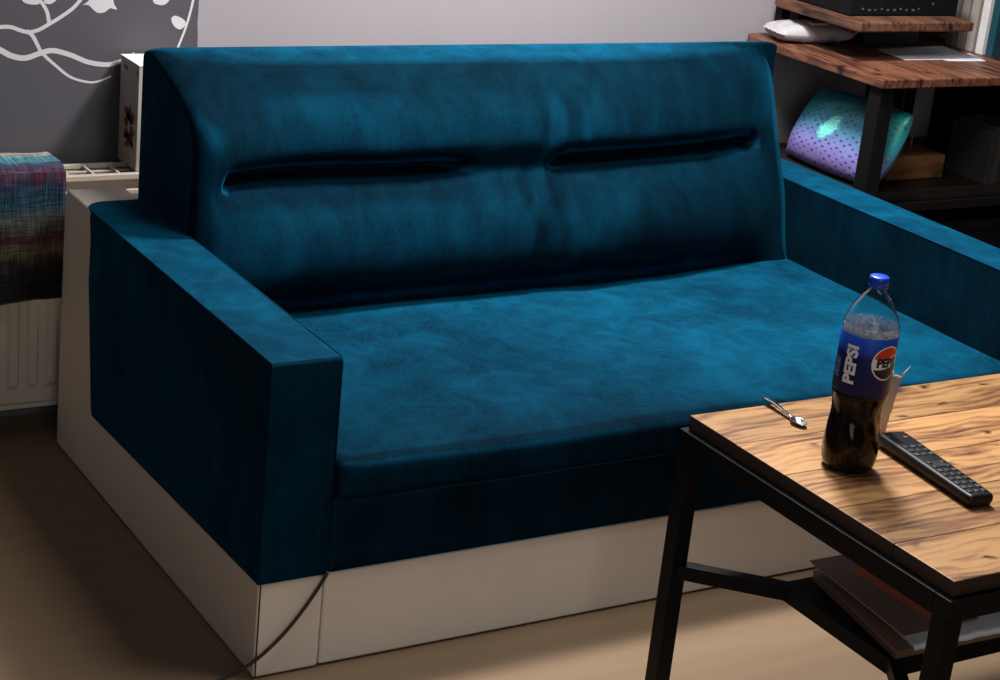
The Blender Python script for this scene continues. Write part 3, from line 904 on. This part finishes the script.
# dark cabinet and books under the desk
cb = empty('drawer_cabinet', (3.0, 1.02, .568), 'black open cabinet standing on the lower board in the dark', 'cabinet')
bm = bmesh.new()
rail_frame(bm, 2.76, 3.22, .86, 1.24, .5685, .5985, .2)
box(bm, 2.76, 2.775, .82, 1.24, .5985, .81); box(bm, 3.205, 3.22, .82, 1.24, .5985, .81); box(bm, 2.76, 3.22, .82, 1.24, .811, .824)
box(bm, 2.775, 3.205, 1.22, 1.24, .5985, .811)
obj('cabinet_body', bm, BLK, cb)
GREYS = [(.020,.020,.022),(.035,.034,.033),(.014,.014,.018),(.028,.024,.022)]
cols = [plain('dark_book_cloth', c, .6, grain=.3, gscale=50) for c in GREYS]
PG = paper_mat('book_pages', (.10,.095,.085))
def book(x, y, z, t, h, d, cm, label, group, along='x', name='book', pg=PG):
    e_ = empty(name, (x, y, z), label, 'book' if name == 'book' else 'binder', group)
    bm = bmesh.new()
    if along == 'x':     # spine faces -y
        box(bm, x, x+.0018, y, y+d, z, z+h); box(bm, x+t-.0018, x+t, y, y+d, z, z+h); box(bm, x+.0018, x+t-.0018, y, y+.003, z, z+h)
    else:                # spine faces -x
        box(bm, x, x+d, y, y+.0018, z, z+h); box(bm, x, x+d, y+t-.0018, y+t, z, z+h); box(bm, x, x+.003, y+.0018, y+t-.0018, z, z+h)
    obj('cover', bm, cm, e_, bevel=.0006)
    bm = bmesh.new()
    if along == 'x': box(bm, x+.002, x+t-.002, y+.0035, y+d-.003, z+.002, z+h-.003)
    else: box(bm, x+.0035, x+d-.003, y+.002, y+t-.002, z+.002, z+h-.003)
    obj('pages', bm, pg, e_)
    return e_
x = 2.42
names = ['first', 'second', 'third', 'fourth', 'fifth', 'sixth', 'seventh']
for k in range(7):
    t = (.024,.018,.030,.020,.026,.018,.028)[k]; h = (.14,.15,.135,.155,.145,.15,.14)[k]
    book(x, .80, .5685, t, h, .15, cols[k % 4], 'dark book on the lower shelf board, %s from the left in the row' % names[k], 'dark books on the lower shelf board')
    x += t+.0012

# things on the desk board
# wipes packet
pk = empty('wipes_packet', (2.11, 1.16, SZ), 'white crinkled wipes packet with pink print at the left end of the desk board', 'packet')
bm = bmesh.new()
NU, NV = 60, 34
def pkt(u, v, s):
    uu, vv = u*2-1, v*2-1
    e = max(0, 1-abs(uu)**3.2)**.55*max(0, 1-abs(vv)**3.0)**.5
    h = .026*e
    lx = uu*.118*(1-.05*vv); ly = vv*.062*(1-.06*abs(uu)**4)
    cr = .0045*noise.noise((u*6, v*5, s*3.0)) + .0025*noise.noise((u*15, v*11, s*4.0))
    z = .024 + s*(h+cr*e)
    if abs(uu) > .88: z = .024+.012*(abs(uu)-.88)/.12*(1 if uu > 0 else .2) + .0008*sin(v*30)
    if s < 0: z = max(z, .0005)
    a = radians(-6)
    return (2.062+lx*cos(a)-ly*sin(a), 1.185+lx*sin(a)+ly*cos(a), SZ+.001+max(z, .0)+ (.0006 if s > 0 else 0))
T = [[bm.verts.new(pkt(i/NU, j/NV, 1)) for j in range(NV+1)] for i in range(NU+1)]
B = [[bm.verts.new(pkt(i/NU, j/NV, -1)) for j in range(NV+1)] for i in range(NU+1)]
for i in range(NU):
    for j in range(NV):
        bm.faces.new((T[i][j], T[i+1][j], T[i+1][j+1], T[i][j+1])); bm.faces.new((B[i][j], B[i][j+1], B[i+1][j+1], B[i+1][j]))
for i in range(NU):
    bm.faces.new((B[i][0], B[i+1][0], T[i+1][0], T[i][0])); bm.faces.new((B[i][NV], T[i][NV], T[i+1][NV], B[i+1][NV]))
for j in range(NV):
    bm.faces.new((B[0][j], T[0][j], T[0][j+1], B[0][j+1])); bm.faces.new((B[NU][j], B[NU][j+1], T[NU][j+1], T[NU][j]))
pm = NT('white_film_with_pink_print')
vo = pm.add('ShaderNodeTexVoronoi'); vo.inputs['Scale'].default_value = 15; pm.lk(pm.coord(), vo.inputs['Vector'])
f1 = pm.ramp(vo.outputs['Distance'], [(.20,(1,1,1)),(.34,(0,0,0))])
f2 = pm.ramp(pm.noise(pm.coord(), 11, 2), [(.42,(0,0,0)),(.50,(1,1,1))])
pm.color(pm.mix(pm.math('MULTIPLY', f1, f2), S(178,174,177), pm.mix(pm.ramp(pm.noise(pm.coord(loc=(3,1,2)), 9, 1), [(.48,(0,0,0)),(.52,(1,1,1))]), S(206,120,160), S(128,120,168))))
pm.set(Roughness=.35)
obj('film', bm, pm.m, pk, smooth=True)
bm = bmesh.new(); rbox(bm, 2.045, 2.115, 1.150, 1.190, SZ+.046, SZ+.0535, .003, 6, 4, 1)
obj('flap', bm, plain('pink_white_flap', S(222,196,208), .4), pk, smooth=True)

bm = bmesh.new()
prism(bm, [(2.206,1.062),(2.470,1.090),(2.440,.925),(2.185,.929)], 'z', SZ+.0012, SZ+.0022)
prism(bm, [(2.27,.99),(2.485,1.000),(2.452,.905),(2.33,.915)], 'z', SZ+.0003, SZ+.0010)
pz = NT('printed_white_paper')
ln = pz.add('ShaderNodeTexWave', wave_type='BANDS', bands_direction='Y'); ln.inputs['Scale'].default_value = 22
ln.inputs['Distortion'].default_value = .6; pz.lk(pz.coord(), ln.inputs['Vector'])
pz.color(pz.mix(pz.math('MULTIPLY', pz.ramp(ln.outputs['Fac'], [(.6,(0,0,0)),(.8,(1,1,1))]), pz.ramp(pz.noise(pz.coord(), 14, 2), [(.48,(0,0,0)),(.55,(.4,)*3)])), S(226,226,238), S(140,146,170)))
pz.set(Roughness=.7)
tag(obj('paper_sheet', bm, pz.m), 'white printed paper sheets lying on the desk board', 'paper')

# binders standing at the right
y = 1.095
spec = [(.040, S(110,103,97), 'grey binder', 'furthest back in the row on the desk'),
        (.036, S(130,122,114), 'pale grey binder', 'second from the back in the row on the desk'),
        (.038, S(150,143,135), 'cream grey binder', 'third from the back in the row on the desk'),
        (.036, S(206,204,204), 'white binder', 'the brightest, beside the teal one on the desk'),
        (.034, S(24,66,78), 'dark teal binder', 'in front of the white one on the desk'),
        (.030, S(22,24,40), 'navy black binder', 'nearest in the row on the desk')]
for t, c, a, b_ in spec:
    book(2.51, y, SZ+.0005, t-.010, .31, .26, plain('binder_cover', c, .5, grain=.12, gscale=40), '%s, %s' % (a, b_), 'binders standing on the desk board', 'y', 'binder', paper_mat('binder_pages', S(120,114,108)))
    y -= t

# dark case with pale specks on the raised board
dc = empty('speaker_box', (2.20, 1.08, UZ), 'black equipment box with pale dots on the raised board', 'box')
bm = bmesh.new(); box(bm, 2.02, 2.395, .985, 1.20, UZ+.0005, UZ+.11)
cbx = obj('case', bm, BLK, dc, bevel=.004)
DOT = plain('grey_marks', (.10,.10,.10), .5)
dots_ = [(2.06+k*.0215, random.uniform(.004,.009), .014 + (.003 if k % 3 == 0 else 0), .005) for k in range(10)]
dots_ += [(2.04+k*.014, .008, .052, .008) for k in range(5)] + [(2.30, .006, .03, .006), (2.27, .008, .055, .006)]
for xk, w_, b0, h_ in dots_:
    bm = bmesh.new(); box(bm, xk, xk+w_, .9840, .9849, UZ+b0, UZ+b0+h_)
    obj('pale_dot', bm, DOT, cbx, world=False)
bm = bmesh.new(); box(bm, 2.20, 2.395, 1.11, 1.23, SZ+.001, UZ-.027)
tag(obj('black_case', bm, plain('black_case', (.006,.006,.008), .6), bevel=.003), 'flat black case under the raised board on the desk', 'case')

# ------------------------------------------------------------------ sequin cushion
cu = empty('sequin_cushion', (2.04, .95, .57), 'purple to teal sequin cushion leaning behind the sofa armrest', 'cushion')
C00 = Vector((2.015, 1.165, .5755)); C10 = Vector((2.015, .770, .5755)); C11 = Vector((2.085, .735, .785)); C01 = Vector((2.085, 1.125, .775))
NN = (C10-C00).cross(C01-C00).normalized()
if NN.x > 0: NN = -NN
bm = bmesh.new(); uvl = bm.loops.layers.uv.new('UVMap')
NU = 48
def cu_pt(u, v, s):
    uu, vv = abs(2*u-1), abs(2*v-1)
    a_, b_ = 2*u-1, 2*v-1          # square pressed a little towards a disc: rounded corners
    a2, b2 = a_*sqrt(1-.20*b_*b_*a_*a_), b_*sqrt(1-.20*a_*a_*b_*b_)
    u_, v_ = (a2+1)/2, (b2+1)/2
    p = (C00*(1-u_)+C10*u_)*(1-v_) + (C01*(1-u_)+C11*u_)*v_
    e = (max(0,1-uu**2.6)*max(0,1-vv**2.6))**.5
    pin = Vector((0,0,0))
    ctr = (C00+C10+C11+C01)/4
    pin = (ctr-p)*(.02*(1-uu**2)*(vv**6) + .02*(1-vv**2)*(uu**6))
    return p + pin + NN*s*(.045*e + .0025*noise.noise((u*7, v*7, s))*e)
G = {}
for s in (1, -1):
    for i in range(NU+1):
        for j in range(NU+1):
            if s < 0 and (i in (0,NU) or j in (0,NU)): G[(s,i,j)] = G[(1,i,j)]
            else: G[(s,i,j)] = bm.verts.new(cu_pt(i/NU, j/NU, s))
    for i in range(NU):
        for j in range(NU):
            f = bm.faces.new((G[(s,i,j)], G[(s,i+1,j)], G[(s,i+1,j+1)], G[(s,i,j+1)]))
            for lp, (a, b) in zip(f.loops, ((i,j),(i+1,j),(i+1,j+1),(i,j+1))): lp[uvl].uv = (a/NU, b/NU)
cm = NT('purple_teal_sequins')
tc = cm.add('ShaderNodeTexCoord'); sx = cm.add('ShaderNodeSeparateXYZ'); cm.lk(tc.outputs['UV'], sx.inputs[0])
gv = cm.math('ADD', sx.outputs[1], cm.math('MULTIPLY', cm.math('SUBTRACT', cm.noise(cm.coord('UV'), 5, 2), .5), .15))
grad = cm.ramp(gv, [(.0, S(150,122,196)), (.30, S(136,134,202)), (.52, S(70,140,176)), (.72, S(24,126,136)), (1., S(14,92,104))])
vo = cm.add('ShaderNodeTexVoronoi'); vo.inputs['Scale'].default_value = 16; vo.inputs['Randomness'].default_value = .25
cm.lk(cm.coord('UV', rot=(0,0,.78)), vo.inputs['Vector'])
dots = cm.ramp(vo.outputs['Distance'], [(.20,(1,1,1)),(.30,(0,0,0))])
grad = cm.mix(cm.math('MULTIPLY', dots, .75), grad, S(36,44,84))
# patch of brighter turquoise sequins
mpu = cm.add('ShaderNodeMapping'); mpu.inputs['Location'].default_value = (-.272, -.594, 0); mpu.inputs['Rotation'].default_value = (0, 0, radians(15.4)); cm.lk(tc.outputs['UV'], mpu.inputs['Vector'])
m2_ = cm.add('ShaderNodeMapping'); m2_.inputs['Scale'].default_value = (8.5, 3.8, 1); cm.lk(mpu.outputs[0], m2_.inputs['Vector'])
ln_ = cm.add('ShaderNodeVectorMath', operation='LENGTH'); cm.lk(m2_.outputs[0], ln_.inputs[0])
patch = cm.ramp(cm.math('ADD', ln_.outputs['Value'], cm.math('MULTIPLY', cm.noise(cm.coord('UV'), 26, 3), .6)), [(.75,(1,1,1)),(1.05,(0,0,0))])
side = cm.ramp(sx.outputs[0], [(.86,(0,0,0)),(.92,(1,1,1))])
side = cm.math('MULTIPLY', side, cm.ramp(cm.noise(cm.coord('UV'), 18, 3), [(.40,(0,0,0)),(.55,(1,1,1))]))
side = cm.math('MULTIPLY', side, cm.ramp(sx.outputs[1], [(.25,(0,0,0)),(.45,(1,1,1))]))
tq = cm.mix(cm.ramp(cm.noise(cm.coord('UV'), 70, 2), [(.4,(0,0,0)),(.6,(1,1,1))]), S(60,226,214), S(170,255,240))
grad = cm.mix(patch, grad, tq); grad = cm.mix(cm.math('MULTIPLY', side, .8), grad, S(24,160,140))
cm.color(grad); cm.set(Roughness=.35, Specular_IOR_Level=.6, Metallic=.15)
cm.bump(cm.noise(cm.coord('UV'), 90, 2), .4, .002)
obj('cover', bm, cm.m, cu, smooth=True)
bm = bmesh.new()
per = [cu_pt(i/NU,0,0) for i in range(NU+1)] + [cu_pt(1,j/NU,0) for j in range(1,NU+1)] + [cu_pt(1-i/NU,1,0) for i in range(1,NU+1)] + [cu_pt(0,1-j/NU,0) for j in range(1,NU)]
tube(bm, per+[per[0]], .003, 6)
obj('edge_seam', bm, plain('dark_teal_edge', S(20,70,90), .6), cu, smooth=True)

# ------------------------------------------------------------------ radiator
RYF, RYB, RXL, RXR, RZ0, RZ1 = 1.160, 1.262, -.95, .46, .075, .60
rad = empty('radiator', ((RXL+RXR)/2, (RYF+RYB)/2, 0), 'cream white panel radiator on the wall behind the sofa', 'radiator')
def panel(y, out):
    bm = bmesh.new()
    # ribbed pressed sheet
    xs = []; per = .0435
    n = int((RXR-RXL-.04)/per)
    x = RXL+.02
    pts = []
    for k in range(n):
        for dx, dy in ((0,0),(.010,0),(.016,.008),(.032,.008),(.038,0)):
            pts.append((x+k*per+dx, dy*out))
    pts.append((RXR-.01, 0))
    zs = [(RZ0,0),(RZ0+.035,0),(RZ0+.05,1),(RZ1-.05,1),(RZ1-.035,0),(RZ1-.012,0)]
    G = [[bm.verts.new((px_, y+dy*f, z)) for px_, dy in pts] for z, f in zs]
    for i in range(len(zs)-1):
        for k in range(len(pts)-1): bm.faces.new((G[i][k], G[i][k+1], G[i+1][k+1], G[i+1][k]))
    return bm
for nm, yy, oo in (('front_panel', RYF+.010, -1), ('rear_panel', RYB-.010, 1)):
    po = obj(nm, panel(yy, oo), M['rad'], rad)
    sm_ = po.modifiers.new('sheet', 'SOLIDIFY'); sm_.thickness = .0012; sm_.offset = 0
bm = bmesh.new()
zt = RZ1
box(bm, RXL, RXR, RYF-.002, RYF+.014, zt-.012, zt)        # front lip
box(bm, RXL, RXR, RYB-.012, RYB, zt-.010, zt)
k = 0; x = RXL
while x < RXR:
    box(bm, x, x+.006, RYF+.014, RYB-.012, zt-.008, zt-.001); x += .058
for q in range(1):
    yy = RYF+.050+q*.022
    box(bm, RXL, RXR, yy, yy+.005, zt-.009, zt-.004)
obj('top_grille', bm, M['rad'], rad, bevel=.001)
bm = bmesh.new(); box(bm, RXL+.01, RXR-.01, RYF+.016, RYB-.014, zt-.06, zt-.03)  # one dark block, shade below the grille put into its colour
obj('shaded_fins', bm, M['grille_dark'], rad)
bm = bmesh.new(); box(bm, RXL, RXR, RYF-.006, RYF+.002, zt-.045, zt-.034); box(bm, RXL, RXR, RYF-.003, RYF+.004, RZ0-.006, RZ0+.004)
obj('front_ledge', bm, M['rad'], rad, bevel=.0015)
for sx_ in (RXL-.004, RXR):
    bm = bmesh.new(); box(bm, sx_, sx_+.004, RYF, RYB, RZ0+.02, zt)
    obj('side_cover', bm, M['rad'], rad)
for bx in (-.6, .2):
    bm = bmesh.new(); box(bm, bx, bx+.03, RYB-.008, WY-.004, .2, .23)
    obj('wall_bracket', bm, M['rad'], rad)

# carton on the radiator
cx0, cy0, cx1, cy1 = .190, 1.172, .33, 1.287
cz0, cz1 = RZ1+.001, .836
ct = empty('carton', ((cx0+cx1)/2, (cy0+cy1)/2, cz0), 'tall whitish carton with dark red print standing on the radiator', 'box')
bm = bmesh.new(); box(bm, cx0, cx1, cy0, cy1, cz0, cz1)
obj('carton_body', bm, plain('greyish_carton', S(172,162,153), .7, grain=.06, gscale=12), ct, bevel=.0015)
bm = bmesh.new(); box(bm, cx0-.001, cx1+.001, cy0-.001, cy1+.001, cz1+.0003, cz1+.0035)
lid = obj('lid', bm, plain('white_card', S(232,230,230), .6), ct, bevel=.0008)
bm = bmesh.new()
rnd = random.Random(4)
def petal(y, z, a, L, w_):
    pts = []
    for k in range(14):
        t = 2*pi*k/14
        u, v = L*cos(t)*.5+L*.5, w_*sin(t)*(1-.3*cos(t))
        pts.append((y+u*cos(a)-v*sin(a), z+u*sin(a)+v*cos(a)))
    bm.faces.new([bm.verts.new((cx0-.0008, p[0], p[1])) for p in pts])
cyy, czz = 1.222, .690
for a, L in ((1.2,.03),(1.75,.032),(2.4,.034),(3.4,.026),(4.1,.034),(4.8,.03),(5.6,.03),(.3,.026)):
    petal(cyy+.006*cos(a), czz+.014*sin(a), a, L*1.1, .011)
for k in range(9): petal(cyy+rnd.uniform(-.03,.03), czz+rnd.uniform(-.05,.06), rnd.uniform(0,6), .014, .005)
obj('flower_print', bm, plain('dark_red_print', S(124,56,58), .7, grain=.5, gscale=70), ct)
for qd in (((1.262,.826),(1.238,.822),(1.242,.812),(1.266,.816)), ((cy0+.004,.826),(cy0+.011,.826),(cy0+.011,.812),(cy0+.004,.812))):
    bm = bmesh.new(); bm.faces.new([bm.verts.new((cx0-.0006, y_, z_)) for y_, z_ in qd])
    obj('handle_slot', bm, BLKP, ct)

# blanket over the radiator
bm = bmesh.new(); uvl = bm.loops.layers.uv.new('UVMap')
path = [(1.286,.50),(1.287,.58),(1.285,.607),(1.276,.619),(1.255,.624),(1.20,.627),(1.165,.626),(1.150,.622),(1.140,.610),(1.135,.59),(1.132,.54),(1.130,.46),(1.130,.40),(1.131,.332)]
PP = catmull([(0, a, b) for a, b in path], 6)
NXb = 90
XL, XR = -.80, .020
rows = []
acc = [0]
for i in range(1, len(PP)): acc.append(acc[-1]+(PP[i]-PP[i-1]).length)
for i in range(NXb+1):
    u = i/NXb; x = XL+(XR-XL)*u
    row = []
    for k, p in enumerate(PP):
        s = acc[k]/acc[-1]
        f = max(0, (s-.45)/.55)
        y = p.y - .012*f*(.5+.5*sin(u*23+1))*1.0 - .004*f*noise.noise((u*30, s*3, 0))
        y = min(y, 1.284)
        z = p.z + .004*noise.noise((u*14, s*6, 5)) + (0 if s < .4 else -.006*f*noise.noise((u*5,0,9)))
        if s > .9: z += .004*sin(u*8)
        if p.z > .6: z = max(z, .615)
        row.append(bm.verts.new((x - .006*f*u + .003*noise.noise((s*8, 0, 1))*u, y, z)))
    rows.append(row)
for i in range(NXb):
    for k in range(len(PP)-1):
        f = bm.faces.new((rows[i][k], rows[i+1][k], rows[i+1][k+1], rows[i][k+1]))
        for lp, (a, b) in zip(f.loops, ((i,k),(i+1,k),(i+1,k+1),(i,k+1))): lp[uvl].uv = (a/NXb*(XR-XL), acc[b])
bmk = NT('striped_knit_wool')
tc = bmk.add('ShaderNodeTexCoord'); sx = bmk.add('ShaderNodeSeparateXYZ'); bmk.lk(tc.outputs['UV'], sx.inputs[0])
wob = bmk.math('MULTIPLY', bmk.math('SUBTRACT', bmk.noise(bmk.coord('UV', scale=(12,5,1)), 2, 3), .5), .045)
vv = bmk.math('DIVIDE', bmk.math('ADD', sx.outputs[1], wob), acc[-1])
stripes = bmk.ramp(vv, [(.0,S(60,50,70)),(.16,S(150,80,90)),(.22,S(150,140,130)),(.27,S(176,164,144)),(.34,S(70,140,156)),(.40,S(50,124,142)),(.43,S(36,48,80)),(.46,S(70,58,84)),(.49,S(74,30,46)),(.53,S(36,52,76)),(.60,S(32,70,88)),(.66,S(88,92,88)),(.70,S(74,70,68)),(.74,S(64,30,38)),(.79,S(92,84,58)),(.84,S(50,46,42)),(.88,S(30,28,30)),(1.,S(22,20,22))])
warp_ = bmk.ramp(bmk.noise(bmk.coord('UV', scale=(160,14,1)), 1, 2), [(.35,(.45,)*3),(.65,(1.25,)*3)])
weft_ = bmk.ramp(bmk.noise(bmk.coord('UV', scale=(14,170,1)), 1, 2), [(.35,(.55,)*3),(.65,(1.2,)*3)])
c = bmk.mix(1, bmk.mix(1, stripes, warp_, 'MULTIPLY'), weft_, 'MULTIPLY')
bmk.color(c); bmk.set(Roughness=.95, Sheen_Weight=.2, Specular_IOR_Level=.05)
bmk.bump(bmk.math('ADD', bmk.noise(bmk.coord('UV', scale=(220,20,1)),1,2), bmk.noise(bmk.coord('UV', scale=(20,220,1)),1,2)), .8, .004)
bl = obj('knitted_blanket', bm, bmk.m, smooth=True)
sl_ = bl.modifiers.new('thickness', 'SOLIDIFY'); sl_.thickness = .010; sl_.offset = 0
tag(bl, 'multicoloured striped knitted blanket hanging over the radiator', 'blanket')

# ------------------------------------------------------------------ light
def area(name, loc, target, size, energy, color, size_y=None):
    L = bpy.data.lights.new(name, 'AREA'); L.energy = energy; L.color = color; L.size = size
    if size_y: L.shape = 'RECTANGLE'; L.size_y = size_y
    o = link(bpy.data.objects.new(name, L)); o.location = loc
    o.rotation_euler = (Vector(target)-Vector(loc)).to_track_quat('-Z', 'Y').to_euler()
    return o
area('overhead_light', (1.20, .44, 2.35), (.95, .1, .3), .30, 84, (1.0, .98, .95))  # ceiling lamp that casts the bottle's shadow
area('overhead_light', (.75, -.30, 2.4), (.85, .3, .4), .6, 26, (1.0, .98, .96))  # second overhead light, added to brighten the backrest
area('room_fill', (-.9, -3.9, 1.7), (.7, .2, .2), 1.8, 22, (1.0, .98, .96))  # unseen fill light added behind the camera for the front faces
wd = bpy.data.worlds.new('room_world'); SC.world = wd; wd.use_nodes = True
wd.node_tree.nodes['Background'].inputs[0].default_value = (.95, .95, 1.0, 1)
wd.node_tree.nodes['Background'].inputs[1].default_value = .03

vs = SC.view_settings
vs.view_transform = 'Standard'; vs.look = 'None'; vs.gamma = 1; vs.exposure = 0
vs.use_curve_mapping = False
